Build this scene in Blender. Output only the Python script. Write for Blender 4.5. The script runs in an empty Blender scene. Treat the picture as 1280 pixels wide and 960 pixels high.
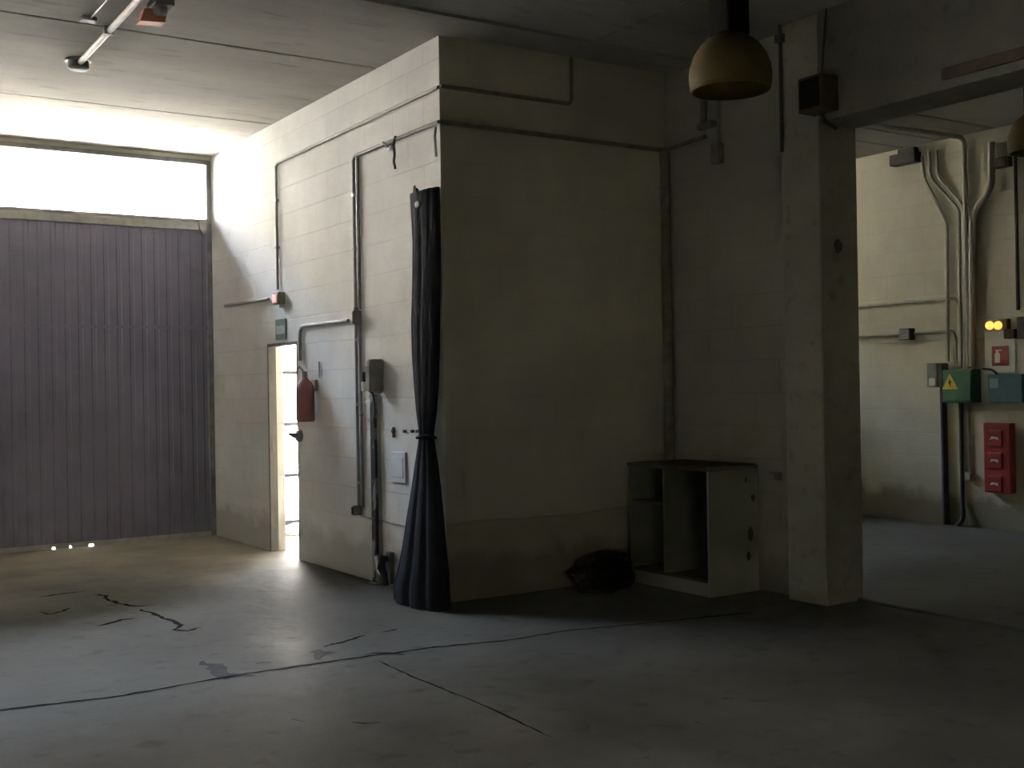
import bpy, bmesh, math, random
from mathutils import Vector, Matrix, noise

random.seed(7)
C = bpy.context.scene.collection
PI = math.pi

# ------------------------------------------------------------------ camera
# room axes: x to the right along the shaded wall, y towards the gate facade, z up
F = 1445.0
YAW = math.atan(945 / 1445.0)
ROLL = math.atan(.0166)
PITCH = math.atan(4.4 / 1445)
CAM = Vector((-4.22, -7.36, 1.57))
fw = Vector((math.sin(YAW) * math.cos(PITCH), math.cos(YAW) * math.cos(PITCH), math.sin(PITCH)))
r0 = Vector((math.cos(YAW), -math.sin(YAW), 0))
u0 = r0.cross(fw)
rt = r0 * math.cos(ROLL) - u0 * math.sin(ROLL)
up = u0 * math.cos(ROLL) + r0 * math.sin(ROLL)


def at(px, py, axis, v):
    """where the sight line of a measured photo point meets the real plane axis = v"""
    d = fw * F + rt * (px - 640) - up * (py - 480)
    return CAM + d * ((v - CAM[axis]) / d[axis])


cd = bpy.data.cameras.new('camera')
cam = bpy.data.objects.new('camera', cd)
C.objects.link(cam)
cd.sensor_width = 36
cd.lens = F / 1280 * 36
cd.clip_start = .05
cam.matrix_world = Matrix(((rt.x, up.x, -fw.x, CAM.x), (rt.y, up.y, -fw.y, CAM.y), (rt.z, up.z, -fw.z, CAM.z), (0, 0, 0, 1)))
bpy.context.scene.camera = cam

# ------------------------------------------------------------------ materials
def nmat(name):
    m = bpy.data.materials.new(name)
    m.use_nodes = True
    nt = m.node_tree
    return m, nt, nt.nodes, nt.links, nt.nodes['Principled BSDF']


def ramp(N, a, b, ca, cb):
    r = N.new('ShaderNodeValToRGB')
    r.color_ramp.elements[0].position = a
    r.color_ramp.elements[1].position = b
    r.color_ramp.elements[0].color = (*ca, 1)
    r.color_ramp.elements[1].color = (*cb, 1)
    return r


def simple(name, col, rough=.6, metal=0, var=.25, scale=9, bump=.0, spec=.5):
    """paint, plastic or metal with mottled wear"""
    m, nt, N, L, P = nmat(name)
    tc = N.new('ShaderNodeTexCoord')
    no = N.new('ShaderNodeTexNoise')
    no.inputs['Scale'].default_value = scale
    no.inputs['Detail'].default_value = 6
    L.new(tc.outputs['Object'], no.inputs['Vector'])
    r = ramp(N, .3, .7, [c * (1 - var) for c in col], [min(1, c * (1 + var)) for c in col])
    L.new(no.outputs['Fac'], r.inputs['Fac'])
    L.new(r.outputs['Color'], P.inputs['Base Color'])
    P.inputs['Roughness'].default_value = rough
    P.inputs['Metallic'].default_value = metal
    P.inputs['Specular IOR Level'].default_value = spec
    if bump:
        b = N.new('ShaderNodeBump')
        b.inputs['Strength'].default_value = bump
        b.inputs['Distance'].default_value = .01
        L.new(no.outputs['Fac'], b.inputs['Height'])
        L.new(b.outputs['Normal'], P.inputs['Normal'])
    return m


def emit(name, col, strength):
    m, nt, N, L, P = nmat(name)
    P.inputs['Base Color'].default_value = (*col, 1)
    P.inputs['Emission Color'].default_value = (*col, 1)
    P.inputs['Emission Strength'].default_value = strength
    return m


def block_paint(name, horiz, col=(.70, .68, .63), dirt=(.45, .42, .36), mortar=.84, tide=0):
    """white-painted concrete block: faint courses, chalky stains, grimy foot"""
    m, nt, N, L, P = nmat(name)
    geo = N.new('ShaderNodeNewGeometry')
    sep = N.new('ShaderNodeSeparateXYZ')
    L.new(geo.outputs['Position'], sep.inputs[0])
    cmb = N.new('ShaderNodeCombineXYZ')
    L.new(sep.outputs[horiz], cmb.inputs[0])
    L.new(sep.outputs[2], cmb.inputs[1])
    br = N.new('ShaderNodeTexBrick')
    br.inputs['Scale'].default_value = 1
    br.inputs['Brick Width'].default_value = .5
    br.inputs['Row Height'].default_value = .25
    br.inputs['Mortar Size'].default_value = .006
    br.inputs['Mortar Smooth'].default_value = .6
    br.inputs['Color1'].default_value = (.94, .94, .94, 1)
    br.inputs['Color2'].default_value = (1, 1, 1, 1)
    br.inputs['Mortar'].default_value = (mortar, mortar * .99, mortar * .97, 1)
    L.new(cmb.outputs[0], br.inputs['Vector'])
    n1 = N.new('ShaderNodeTexNoise')
    n1.inputs['Scale'].default_value = 1.3
    n1.inputs['Detail'].default_value = 8
    n1.inputs['Roughness'].default_value = .65
    L.new(geo.outputs['Position'], n1.inputs['Vector'])
    r1 = ramp(N, .35, .62, [c * .86 for c in col], col)
    L.new(n1.outputs['Fac'], r1.inputs['Fac'])
    mx = N.new('ShaderNodeMix')
    mx.data_type = 'RGBA'
    mx.blend_type = 'MULTIPLY'
    n2 = N.new('ShaderNodeTexNoise')          # courses show only in places
    n2.inputs['Scale'].default_value = .9
    L.new(geo.outputs['Position'], n2.inputs['Vector'])
    r2 = ramp(N, .4, .6, (.25, .25, .25), (.95, .95, .95))
    L.new(n2.outputs['Fac'], r2.inputs['Fac'])
    L.new(r2.outputs['Color'], mx.inputs[0])
    L.new(r1.outputs['Color'], mx.inputs[6])
    L.new(br.outputs['Color'], mx.inputs[7])
    # splashed dirt with a ragged upper edge along the foot of the wall
    n3 = N.new('ShaderNodeTexNoise')
    n3.inputs['Scale'].default_value = 3.5
    n3.inputs['Detail'].default_value = 6
    L.new(geo.outputs['Position'], n3.inputs['Vector'])
    ma = N.new('ShaderNodeMath')
    ma.operation = 'MULTIPLY_ADD'
    ma.inputs[1].default_value = -.5
    L.new(n3.outputs['Fac'], ma.inputs[0])
    L.new(sep.outputs[2], ma.inputs[2])
    r3 = ramp(N, -.0, .16, (1, 1, 1), (0, 0, 0))
    r3.color_ramp.elements[0].position = 0
    L.new(ma.outputs[0], r3.inputs['Fac'])
    mx2 = N.new('ShaderNodeMix')
    mx2.data_type = 'RGBA'
    mx2.inputs[7].default_value = (*dirt, 1)
    L.new(r3.outputs['Color'], mx2.inputs[0])
    L.new(mx.outputs[2], mx2.inputs[6])
    last = mx2
    if tide:                                  # old damp mark: the plaster below a wavy line is browner
        n5 = N.new('ShaderNodeTexNoise')
        n5.inputs['Scale'].default_value = 1.1
        n5.inputs['Detail'].default_value = 4
        L.new(geo.outputs['Position'], n5.inputs['Vector'])
        md = N.new('ShaderNodeMath')
        md.operation = 'MULTIPLY_ADD'
        md.inputs[1].default_value = -.12
        L.new(n5.outputs['Fac'], md.inputs[0])
        L.new(sep.outputs[2], md.inputs[2])
        r5 = ramp(N, 0, 1, (.80, .76, .70), (1, 1, 1))
        r5.color_ramp.elements[0].position = tide - .075
        r5.color_ramp.elements[1].position = tide - .045
        em = r5.color_ramp.elements.new(tide - .06)
        em.color = (.66, .63, .58, 1)
        L.new(md.outputs[0], r5.inputs['Fac'])
        last = N.new('ShaderNodeMix')
        last.data_type = 'RGBA'
        last.blend_type = 'MULTIPLY'
        last.inputs[0].default_value = 1
        L.new(mx2.outputs[2], last.inputs[6])
        L.new(r5.outputs['Color'], last.inputs[7])
    L.new(last.outputs[2], P.inputs['Base Color'])
    P.inputs['Roughness'].default_value = .85
    P.inputs['Specular IOR Level'].default_value = .25
    bp = N.new('ShaderNodeBump')
    bp.inputs['Strength'].default_value = .35
    bp.inputs['Distance'].default_value = .006
    L.new(br.outputs['Fac'], bp.inputs['Height'])
    bp.invert = True
    b2 = N.new('ShaderNodeBump')
    b2.inputs['Strength'].default_value = .25
    b2.inputs['Distance'].default_value = .01
    n4 = N.new('ShaderNodeTexNoise')
    n4.inputs['Scale'].default_value = 22
    n4.inputs['Detail'].default_value = 5
    L.new(geo.outputs['Position'], n4.inputs['Vector'])
    L.new(n4.outputs['Fac'], b2.inputs['Height'])
    L.new(bp.outputs['Normal'], b2.inputs['Normal'])
    L.new(b2.outputs['Normal'], P.inputs['Normal'])
    return m


def concrete(name, ca, cb, scale=1.2, rlo=.3, rhi=.55, bump=.3, bscale=5, spec=.5, stretch=(1, 1, 1), dust=None, smudge=None):
    m, nt, N, L, P = nmat(name)
    geo = N.new('ShaderNodeNewGeometry')
    mp = N.new('ShaderNodeMapping')
    mp.inputs['Scale'].default_value = stretch
    L.new(geo.outputs['Position'], mp.inputs['Vector'])
    n1 = N.new('ShaderNodeTexNoise')
    n1.inputs['Scale'].default_value = scale
    n1.inputs['Detail'].default_value = 9
    n1.inputs['Roughness'].default_value = .62
    L.new(mp.outputs[0], n1.inputs['Vector'])
    r = ramp(N, .33, .66, ca, cb)
    L.new(n1.outputs['Fac'], r.inputs['Fac'])
    n3 = N.new('ShaderNodeTexNoise')
    n3.inputs['Scale'].default_value = scale * 7
    n3.inputs['Detail'].default_value = 4
    L.new(mp.outputs[0], n3.inputs['Vector'])
    r3 = ramp(N, .28, .42, (.72, .71, .69), (1, 1, 1))
    L.new(n3.outputs['Fac'], r3.inputs['Fac'])
    mx = N.new('ShaderNodeMix')
    mx.data_type = 'RGBA'
    mx.blend_type = 'MULTIPLY'
    mx.inputs[0].default_value = .8
    L.new(r.outputs['Color'], mx.inputs[6])
    L.new(r3.outputs['Color'], mx.inputs[7])
    last = mx.outputs[2]
    if dust:                                  # sandy dust blown in under the gate; its paleness also replaces missing light
        sp = N.new('ShaderNodeSeparateXYZ')
        L.new(geo.outputs['Position'], sp.inputs[0])
        nd = N.new('ShaderNodeTexNoise')
        nd.inputs['Scale'].default_value = 1.6
        nd.inputs['Detail'].default_value = 7
        L.new(geo.outputs['Position'], nd.inputs['Vector'])
        ad = N.new('ShaderNodeMath')
        ad.operation = 'MULTIPLY_ADD'
        ad.inputs[1].default_value = 4.5
        L.new(nd.outputs['Fac'], ad.inputs[0])
        L.new(sp.outputs[1], ad.inputs[2])
        md = N.new('ShaderNodeMapRange')
        md.inputs['From Min'].default_value = 4.2
        md.inputs['From Max'].default_value = 7.0
        md.inputs['To Max'].default_value = .85
        L.new(ad.outputs[0], md.inputs['Value'])
        xd = N.new('ShaderNodeMix')
        xd.data_type = 'RGBA'
        xd.inputs[7].default_value = (*dust, 1)
        L.new(md.outputs[0], xd.inputs[0])
        L.new(last, xd.inputs[6])
        last = xd.outputs[2]
    if smudge:                                # sooty smudge round a point
        ds = N.new('ShaderNodeVectorMath')
        ds.operation = 'DISTANCE'
        ds.inputs[1].default_value = smudge
        mp2 = N.new('ShaderNodeMapping')
        mp2.inputs['Scale'].default_value = (1, 1, 1)
        L.new(geo.outputs['Position'], ds.inputs[0])
        ns = N.new('ShaderNodeMath')
        ns.operation = 'MULTIPLY_ADD'
        ns.inputs[1].default_value = .7
        L.new(n1.outputs['Fac'], ns.inputs[0])
        L.new(ds.outputs['Value'], ns.inputs[2])
        ms = N.new('ShaderNodeMapRange')
        ms.inputs['From Min'].default_value = .4
        ms.inputs['From Max'].default_value = .85
        ms.inputs['To Min'].default_value = .45
        ms.inputs['To Max'].default_value = 0
        L.new(ns.outputs[0], ms.inputs['Value'])
        xs_ = N.new('ShaderNodeMix')
        xs_.data_type = 'RGBA'
        xs_.inputs[7].default_value = (.06, .065, .07, 1)
        L.new(ms.outputs[0], xs_.inputs[0])
        L.new(last, xs_.inputs[6])
        last = xs_.outputs[2]
    L.new(last, P.inputs['Base Color'])
    n2 = N.new('ShaderNodeTexNoise')
    n2.inputs['Scale'].default_value = bscale
    n2.inputs['Detail'].default_value = 3
    L.new(mp.outputs[0], n2.inputs['Vector'])
    mr = N.new('ShaderNodeMapRange')
    mr.inputs['From Min'].default_value = .35
    mr.inputs['From Max'].default_value = .65
    mr.inputs['To Min'].default_value = rlo
    mr.inputs['To Max'].default_value = rhi
    L.new(n1.outputs['Fac'], mr.inputs['Value'])
    L.new(mr.outputs[0], P.inputs['Roughness'])
    P.inputs['Specular IOR Level'].default_value = spec
    b = N.new('ShaderNodeBump')
    b.inputs['Strength'].default_value = bump
    b.inputs['Distance'].default_value = .02
    L.new(n2.outputs['Fac'], b.inputs['Height'])
    L.new(b.outputs['Normal'], P.inputs['Normal'])
    return m


M = {}
M['wall_y'] = block_paint('painted_block_along_y', 1, (.74, .735, .715), (.5, .48, .44))
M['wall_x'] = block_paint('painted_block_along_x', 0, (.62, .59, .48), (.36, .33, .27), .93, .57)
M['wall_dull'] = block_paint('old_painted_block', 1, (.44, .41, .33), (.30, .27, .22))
M['wall_bounce'] = block_paint('bounce_white_block', 0, (.84, .83, .80))  # unseen walls, whitened to bounce light back into the room
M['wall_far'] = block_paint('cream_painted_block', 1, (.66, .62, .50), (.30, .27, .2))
M['ceiling'] = concrete('precast_concrete', (.34, .325, .295), (.44, .42, .385), .8, .8, .95, .15, 9, .2, (.5, 2, 1), smudge=tuple(at(92, 38, 2, 4.16)))
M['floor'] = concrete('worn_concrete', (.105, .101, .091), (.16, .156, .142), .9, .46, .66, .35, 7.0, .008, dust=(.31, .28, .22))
M['kerb'] = concrete('pale_concrete', (.5, .49, .46), (.62, .6, .57), 1.2, .7, .9, .2, 8, .3)
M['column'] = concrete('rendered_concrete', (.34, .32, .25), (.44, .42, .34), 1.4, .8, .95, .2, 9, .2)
M['beam'] = concrete('shade_toned_concrete', (.17, .16, .13), (.25, .24, .19), 1.4, .8, .95, .2, 9, .2)  # darker copy of the column concrete, tones down light on the beam
M['crack'] = simple('dirt_filled_crack', (.012, .011, .01), .9, spec=.02)
M['stain'] = simple('oily_stain', (.045, .045, .048), .6, spec=.02)
M['gate'] = simple('violet_grey_gate_paint', (.18, .165, .218), .6, 0, .08, 3)
M['gate_rail'] = simple('grey_gate_steel', (.33, .32, .30), .5, .2, .15)
M['dark_steel'] = simple('dark_steel', (.22, .22, .225), .5, .3)
M['frame_white'] = simple('off_white_frame_paint', (.6, .59, .56), .5, 0, .08)
M['dark_rail'] = simple('dark_painted_rail', (.045, .045, .045), .8, 0, .1, spec=.1)
M['jamb'] = simple('dull_grey_door_frame', (.16, .157, .15), .6, 0, .08)
M['galv'] = simple('galvanised_pipe', (.33, .34, .34), .45, .5, .12)
M['grey_pipe'] = simple('grey_plastic_pipe', (.28, .28, .27), .55, 0, .12)
M['painted_pipe'] = simple('pipe_painted_over_in_white', (.42, .40, .36), .6, 0, .12)
M['pipe_cream'] = simple('pipe_painted_cream', (.42, .40, .33), .6, 0, .12)
M['dark_pipe'] = simple('dark_dusty_pipe', (.07, .065, .055), .7)
M['brown_pipe'] = simple('dusty_brown_pipe', (.24, .22, .17), .7)
M['box_grey'] = simple('grey_box_plastic', (.17, .17, .16), .55)
M['box_beige'] = simple('dusty_beige_plastic', (.27, .26, .22), .6)
M['white_plastic'] = simple('white_plastic', (.72, .72, .7), .5, 0, .06)
M['plate'] = simple('pale_cover_plate', (.62, .65, .66), .5, 0, .05)
M['black'] = simple('black_plastic', (.018, .018, .02), .5)
M['red'] = simple('veiled_red', (.32, .14, .13), .55, 0, .08)  # red paled to carry the glare veil in its colour
M['red_panel'] = simple('dark_red_panel', (.33, .035, .03), .5, 0, .12)
M['sign_green'] = simple('faded_green_sign', (.12, .17, .15), .6, 0, .1)
M['sign_pale'] = simple('pale_sign_band', (.38, .43, .41), .6, 0, .08)
M['sign_red'] = simple('faded_red_sign', (.42, .10, .08), .6, 0, .1)
M['sign_white'] = simple('sign_white', (.75, .72, .66), .6, 0, .05)
M['green'] = simple('green_cabinet', (.06, .17, .10), .5, 0, .15)
M['yellow'] = simple('warning_yellow', (.55, .50, .06), .5, 0, .08)
M['teal'] = simple('blue_green_plastic', (.09, .20, .24), .5, 0, .12)
M['teal_light'] = simple('pale_blue_window', (.30, .38, .44), .3, 0, .05)
M['curtain'] = simple('black_blue_cloth', (.017, .019, .024), .9, 0, .25, 6, .3, .2)
M['cabinet'] = simple('old_white_melamine', (.37, .365, .30), .5, 0, .10, 3)
M['cabinet_in'] = simple('darkened_board', (.12, .12, .10), .7, 0, .12, 3)  # boards darkened to carry the shade inside the cabinet
M['board_mid'] = simple('half_darkened_board', (.22, .22, .185), .7, 0, .12, 3)  # divider and far side, half shade put into the colour
M['wood'] = simple('dark_brown_wood', (.075, .045, .022), .6, 0, .3, 12)
M['rust'] = simple('reddish_brown_edging', (.13, .055, .035), .7, 0, .3)
M['bag'] = simple('dull_black_sacking', (.022, .021, .023), .6, 0, .4, 7, .4)
M['ballast'] = simple('dark_ballast_housing', (.012, .011, .008), .8, spec=.1)
M['paper'] = simple('white_paper', (.8, .8, .78), .8, 0, .05)
M['outside'] = concrete('sunlit_pale_ground', (.62, .58, .50), (.74, .70, .62), .6, .8, .95, .2, 6, .2)
M['passage'] = concrete('darkened_passage_concrete', (.10, .105, .10), (.17, .175, .165), 2, .7, .9, .2, 6, .05)  # kept dark so the bright passage floor renders less white
M['bounce_render'] = concrete('grey_brown_render', (.30, .28, .25), (.36, .34, .31), .6, .8, .95, .1, 6, .2)  # grey-brown, toned for the daylight it sends back
M['led_red'] = emit('glowing_red_lens', (1, .42, .42), .06)
M['led_amber'] = emit('glowing_amber_lamp', (1, .50, .10), .14)
M['signal'] = simple('orange_red_lens', (.62, .25, .17), .4, 0, .12)


def post_paint():
    """black and grey bands, the paint worn away in patches"""
    m, nt, N, L, P = nmat('worn_banded_paint')
    geo = N.new('ShaderNodeNewGeometry')
    mp = N.new('ShaderNodeMapping')
    mp.inputs['Scale'].default_value = (1, 6, 2.1)
    L.new(geo.outputs['Position'], mp.inputs['Vector'])
    no = N.new('ShaderNodeTexNoise')
    no.inputs['Scale'].default_value = 1.7
    no.inputs['Detail'].default_value = 3
    L.new(mp.outputs[0], no.inputs['Vector'])
    r = ramp(N, .53, .55, (.014, .014, .016), (.26, .26, .25))
    L.new(no.outputs['Fac'], r.inputs['Fac'])
    L.new(r.outputs['Color'], P.inputs['Base Color'])
    P.inputs['Roughness'].default_value = .55
    return m


M['post'] = post_paint()


def glass(name, tint):
    m, nt, N, L, P = nmat(name)
    out = N['Material Output']
    t = N.new('ShaderNodeBsdfTransparent')
    t.inputs[0].default_value = (*tint, 1)
    g = N.new('ShaderNodeBsdfGlossy')
    g.inputs['Roughness'].default_value = .02
    f = N.new('ShaderNodeFresnel')
    f.inputs[0].default_value = 1.45
    mx = N.new('ShaderNodeMixShader')
    L.new(f.outputs[0], mx.inputs[0])
    L.new(t.outputs[0], mx.inputs[1])
    L.new(g.outputs[0], mx.inputs[2])
    L.new(mx.outputs[0], out.inputs['Surface'])
    return m


M['glass'] = glass('clear_glass', (.94, .95, .95))
M['glass_dim'] = glass('dimming_glass', (.635, .65, .635))  # tint trims the daylight reaching the annex
M['glass_fill'] = glass('fill_glass', (.140, .133, .103))  # tint trims the added fill light from behind


def shade_mat():
    """dusty amber plastic reflector that lets some light through"""
    m, nt, N, L, P = nmat('dusty_amber_reflector')
    out = N['Material Output']
    tc = N.new('ShaderNodeTexCoord')
    no = N.new('ShaderNodeTexNoise')
    no.inputs['Scale'].default_value = 5
    no.inputs['Detail'].default_value = 5
    L.new(tc.outputs['Object'], no.inputs['Vector'])
    r = ramp(N, .3, .7, (.13, .095, .04), (.20, .15, .07))
    L.new(no.outputs['Fac'], r.inputs['Fac'])
    L.new(r.outputs['Color'], P.inputs['Base Color'])
    P.inputs['Roughness'].default_value = .7
    P.inputs['Specular IOR Level'].default_value = .15
    t = N.new('ShaderNodeBsdfTranslucent')
    t.inputs[0].default_value = (.34, .24, .09, 1)
    mx = N.new('ShaderNodeMixShader')
    mx.inputs[0].default_value = .25
    L.new(P.outputs[0], mx.inputs[1])
    L.new(t.outputs[0], mx.inputs[2])
    L.new(mx.outputs[0], out.inputs['Surface'])
    return m


M['shade'] = shade_mat()

# ------------------------------------------------------------------ mesh helpers
ORG = {}


class MB:
    def __init__(self):
        self.b = bmesh.new()

    def box(self, x0, x1, y0, y1, z0, z1, bev=0):
        x0, x1 = min(x0, x1), max(x0, x1)
        y0, y1 = min(y0, y1), max(y0, y1)
        z0, z1 = min(z0, z1), max(z0, z1)
        r = bmesh.ops.create_cube(self.b, size=1)
        for v in r['verts']:
            v.co = Vector((x0 + (v.co.x + .5) * (x1 - x0), y0 + (v.co.y + .5) * (y1 - y0), z0 + (v.co.z + .5) * (z1 - z0)))
        if bev:
            es = list({e for v in r['verts'] for e in v.link_edges})
            bmesh.ops.bevel(self.b, geom=es, offset=bev, segments=2, affect='EDGES', profile=.5)
        return self

    def tube(self, pts, r, n=10, closed=False, bend=0):
        pts = [Vector(p) for p in pts]
        if bend:                                  # round the elbows
            q = [pts[0]]
            for i in range(1, len(pts) - 1):
                a, b, c = pts[i - 1], pts[i], pts[i + 1]
                d1, d2 = (a - b), (c - b)
                k = min(bend, d1.length * .45, d2.length * .45)
                p1, p2 = b + d1.normalized() * k, b + d2.normalized() * k
                for s in range(6):
                    t = s / 5
                    q.append(p1 * (1 - t) ** 2 + b * 2 * t * (1 - t) + p2 * t * t)
            q.append(pts[-1])
            pts = q
        rings = []
        prev = None
        for i, p in enumerate(pts):
            if i == 0:
                d = pts[1] - p
            elif i == len(pts) - 1:
                d = p - pts[-2]
            else:
                d = (pts[i + 1] - p).normalized() + (p - pts[i - 1]).normalized()
            d.normalize()
            if prev is None:
                a = d.orthogonal().normalized()
            else:
                a = (prev - d * prev.dot(d)).normalized()
            prev = a
            b = d.cross(a)
            rr = r[i] if isinstance(r, (list, tuple)) else r
            rings.append([self.b.verts.new(p + (a * math.cos(2 * PI * k / n) + b * math.sin(2 * PI * k / n)) * rr) for k in range(n)])
        for i in range(len(rings) - 1):
            for k in range(n):
                self.b.faces.new((rings[i][k], rings[i][(k + 1) % n], rings[i + 1][(k + 1) % n], rings[i + 1][k]))
        self.b.faces.new(rings[0][::-1])
        self.b.faces.new(rings[-1])
        return self

    def lathe(self, c, prof, n=32, axis=2, caps=True):
        """prof: (radius, height) pairs turned about a vertical (2) or x (0) axis through c"""
        c = Vector(c)
        rings = []
        for r, h in prof:
            ring = []
            for k in range(n):
                a = 2 * PI * k / n
                p = Vector((r * math.cos(a), r * math.sin(a), h)) if axis == 2 else Vector((h, r * math.cos(a), r * math.sin(a)))
                ring.append(self.b.verts.new(c + p))
            rings.append(ring)
        for i in range(len(rings) - 1):
            for k in range(n):
                self.b.faces.new((rings[i][k], rings[i][(k + 1) % n], rings[i + 1][(k + 1) % n], rings[i + 1][k]))
        if caps:
            self.b.faces.new(rings[0][::-1])
            self.b.faces.new(rings[-1])
        return self

    def prism(self, pts, d):
        """closed outline pts (3-D, planar) pushed along d"""
        d = Vector(d)
        a = [self.b.verts.new(Vector(p)) for p in pts]
        b = [self.b.verts.new(Vector(p) + d) for p in pts]
        self.b.faces.new(a[::-1])
        self.b.faces.new(b)
        n = len(pts)
        for i in range(n):
            self.b.faces.new((a[i], a[(i + 1) % n], b[(i + 1) % n], b[i]))
        return self

    def blob(self, c, rad, amp=.2, fr=4, seed=0, sub=4, zmin=None):
        r = bmesh.ops.create_icosphere(self.b, subdivisions=sub, radius=1)
        for v in r['verts']:
            n = noise.noise(v.co * fr * .5 + Vector((seed, 0, 0))) + .5 * noise.noise(v.co * fr * 1.3 + Vector((0, seed, 0)))
            k = 1 + amp * n
            v.co = Vector((c[0] + v.co.x * rad[0] * k, c[1] + v.co.y * rad[1] * k, c[2] + v.co.z * rad[2] * k))
            if zmin is not None and v.co.z < zmin:
                v.co.z = zmin
        return self

    def build(self, name, mat, parent=None, smooth=False, kind=None, base=False):
        bmesh.ops.recalc_face_normals(self.b, faces=self.b.faces)
        vs = [v.co for v in self.b.verts]
        lo = Vector([min(v[i] for v in vs) for i in range(3)])
        hi = Vector([max(v[i] for v in vs) for i in range(3)])
        c = (lo + hi) / 2
        if base:
            c.z = lo.z
        bmesh.ops.translate(self.b, verts=self.b.verts, vec=-c)
        me = bpy.data.meshes.new(name)
        self.b.to_mesh(me)
        self.b.free()
        me.materials.append(mat)
        if smooth:
            for p in me.polygons:
                p.use_smooth = True
            me.set_sharp_from_angle(angle=math.radians(40))
        o = bpy.data.objects.new(name, me)
        C.objects.link(o)
        ORG[o] = c
        if parent:
            o.parent = parent
            o.location = c - ORG[parent]
        else:
            o.location = c
        if kind:
            o['kind'] = kind
        return o


def tag(o, label, cat, group=None):
    o['label'] = label
    o['category'] = cat
    if group:
        o['group'] = group
    return o


def thing(name, label, cat, loc, group=None):
    o = bpy.data.objects.new(name, None)
    o.empty_display_size = .1
    C.objects.link(o)
    o.location = loc
    ORG[o] = Vector(loc)
    return tag(o, label, cat, group)


H = 4.16
XL, XR = -7.2, 6.5          # side walls
YB, YF = -13.0, 5.08        # back wall, gate facade
XC = 2.16                   # recessed wall right of the shaded one
BX0, BX1 = 2.03, 2.42       # column and beam
CY0, CY1 = -1.78, -1.42     # column
DY0, DY1, DZ = 2.74, 3.46, 2.035    # door opening in the lit wall
WZ0, WZ1 = 3.47, 4.07       # strip window
GX0 = -7.0                  # far end of the gate
BLK = .15
RX0, RX1, RZ0, RZ1 = -7.0, -3.5, .6, 1.8      # unseen window added behind the camera for fill light

# ------------------------------------------------------------------ setting
def struct(name, mb, mat, parent=None):
    return mb.build(name, mat, parent, kind='structure')


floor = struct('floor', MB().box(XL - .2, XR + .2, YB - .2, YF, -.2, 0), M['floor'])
# raised slab of the neighbouring bay, its edge along the column line
struct('floor_annex', MB().box(BX1 - .07, XR, YB, YF - .01, 0, .022, .01), M['floor'])

# cracks and joints, as thin ragged ribbons lying in the floor surface
def ribbon(pts, w, name, mat='crack', seed=0, step=.06):
    rnd = random.Random(seed)
    P = []
    for i in range(len(pts) - 1):
        a, b = Vector(pts[i]), Vector(pts[i + 1])
        n = max(1, int((b - a).length / step))
        for k in range(n):
            P.append(a.lerp(b, k / n))
    P.append(Vector(pts[-1]))
    m = MB()
    top, bot = [], []
    for i, p in enumerate(P):
        d = (P[min(i + 1, len(P) - 1)] - P[max(i - 1, 0)])
        nrm = Vector((-d.y, d.x)).normalized()
        j = rnd.uniform(-.35, .35) * w
        e = min(1, .25 + min(i, len(P) - 1 - i) * .4)
        hw = w * .5 * e * rnd.uniform(.6, 1.35)
        top.append(p + nrm * (j + hw))
        bot.append(p + nrm * (j - hw))
    outline = [(q.x, q.y, .0003) for q in top] + [(q.x, q.y, .0003) for q in reversed(bot)]
    tv = [m.b.verts.new((q.x, q.y, .0018)) for q in top]
    bv = [m.b.verts.new((q.x, q.y, .0018)) for q in bot]
    for i in range(len(P) - 1):
        m.b.faces.new((tv[i], tv[i + 1], bv[i + 1], bv[i]))
    return m.build(name, M[mat], floor, kind='structure')


def fpx(l):
    return [tuple(at(x, y, 2, 0).xy) for x, y in l]


ribbon([(-4.6, -.98)] + fpx([(0, 888), (140, 872), (310, 842), (450, 822), (545, 809), (640, 800), (705, 789), (770, 783)]) + [(1.5, -1.62)], .026, 'expansion_joint', seed=3)
for k, (pts, w) in enumerate([
        ([(48, 747), (80, 742), (108, 739)], .03), ([(118, 743), (132, 745), (134, 750), (150, 755), (170, 758), (196, 756)], .036),
        ([(175, 762), (190, 767), (206, 774), (222, 779), (226, 783), (219, 787), (235, 789), (252, 784)], .034),
        ([(48, 766), (62, 768), (78, 764), (88, 760)], .034), ([(122, 783), (140, 778), (152, 775), (172, 773)], .04),
        ([(405, 809), (430, 802), (458, 794)], .03), ([(475, 791), (498, 786)], .03), ([(320, 830), (338, 828)], .04),
        ([(360, 798), (376, 797)], .04), ([(200, 758), (205, 757)], .03)]):
    ribbon(fpx(pts), w, 'crack', seed=20 + k, step=.04)
ribbon(fpx([(470, 825), (520, 848), (600, 880), (690, 922)]), .012, 'crack', seed=50)
for k, (pts, w) in enumerate([([(246, 828), (262, 833), (275, 840), (292, 845), (318, 843)], .11), ([(401, 812), (405, 824)], .10), ([(455, 818), (480, 817), (505, 819)], .07),
                              ([(90, 797), (106, 796)], .06), ([(362, 900), (384, 902)], .05), ([(440, 903), (475, 904)], .05), ([(903, 873), (918, 873)], .05),
                              ([(868, 903), (876, 904)], .05), ([(192, 836), (206, 836)], .05), ([(700, 817), (720, 817)], .05), ([(805, 947), (812, 948)], .03)]):
    ribbon(fpx(pts), w, 'oil_stain', 'stain', seed=70 + k, step=.05)

# walls
def wall(name, rects, mat):
    m = MB()
    for r in rects:
        m.box(*r)
    return struct(name, m, M[mat])


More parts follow.
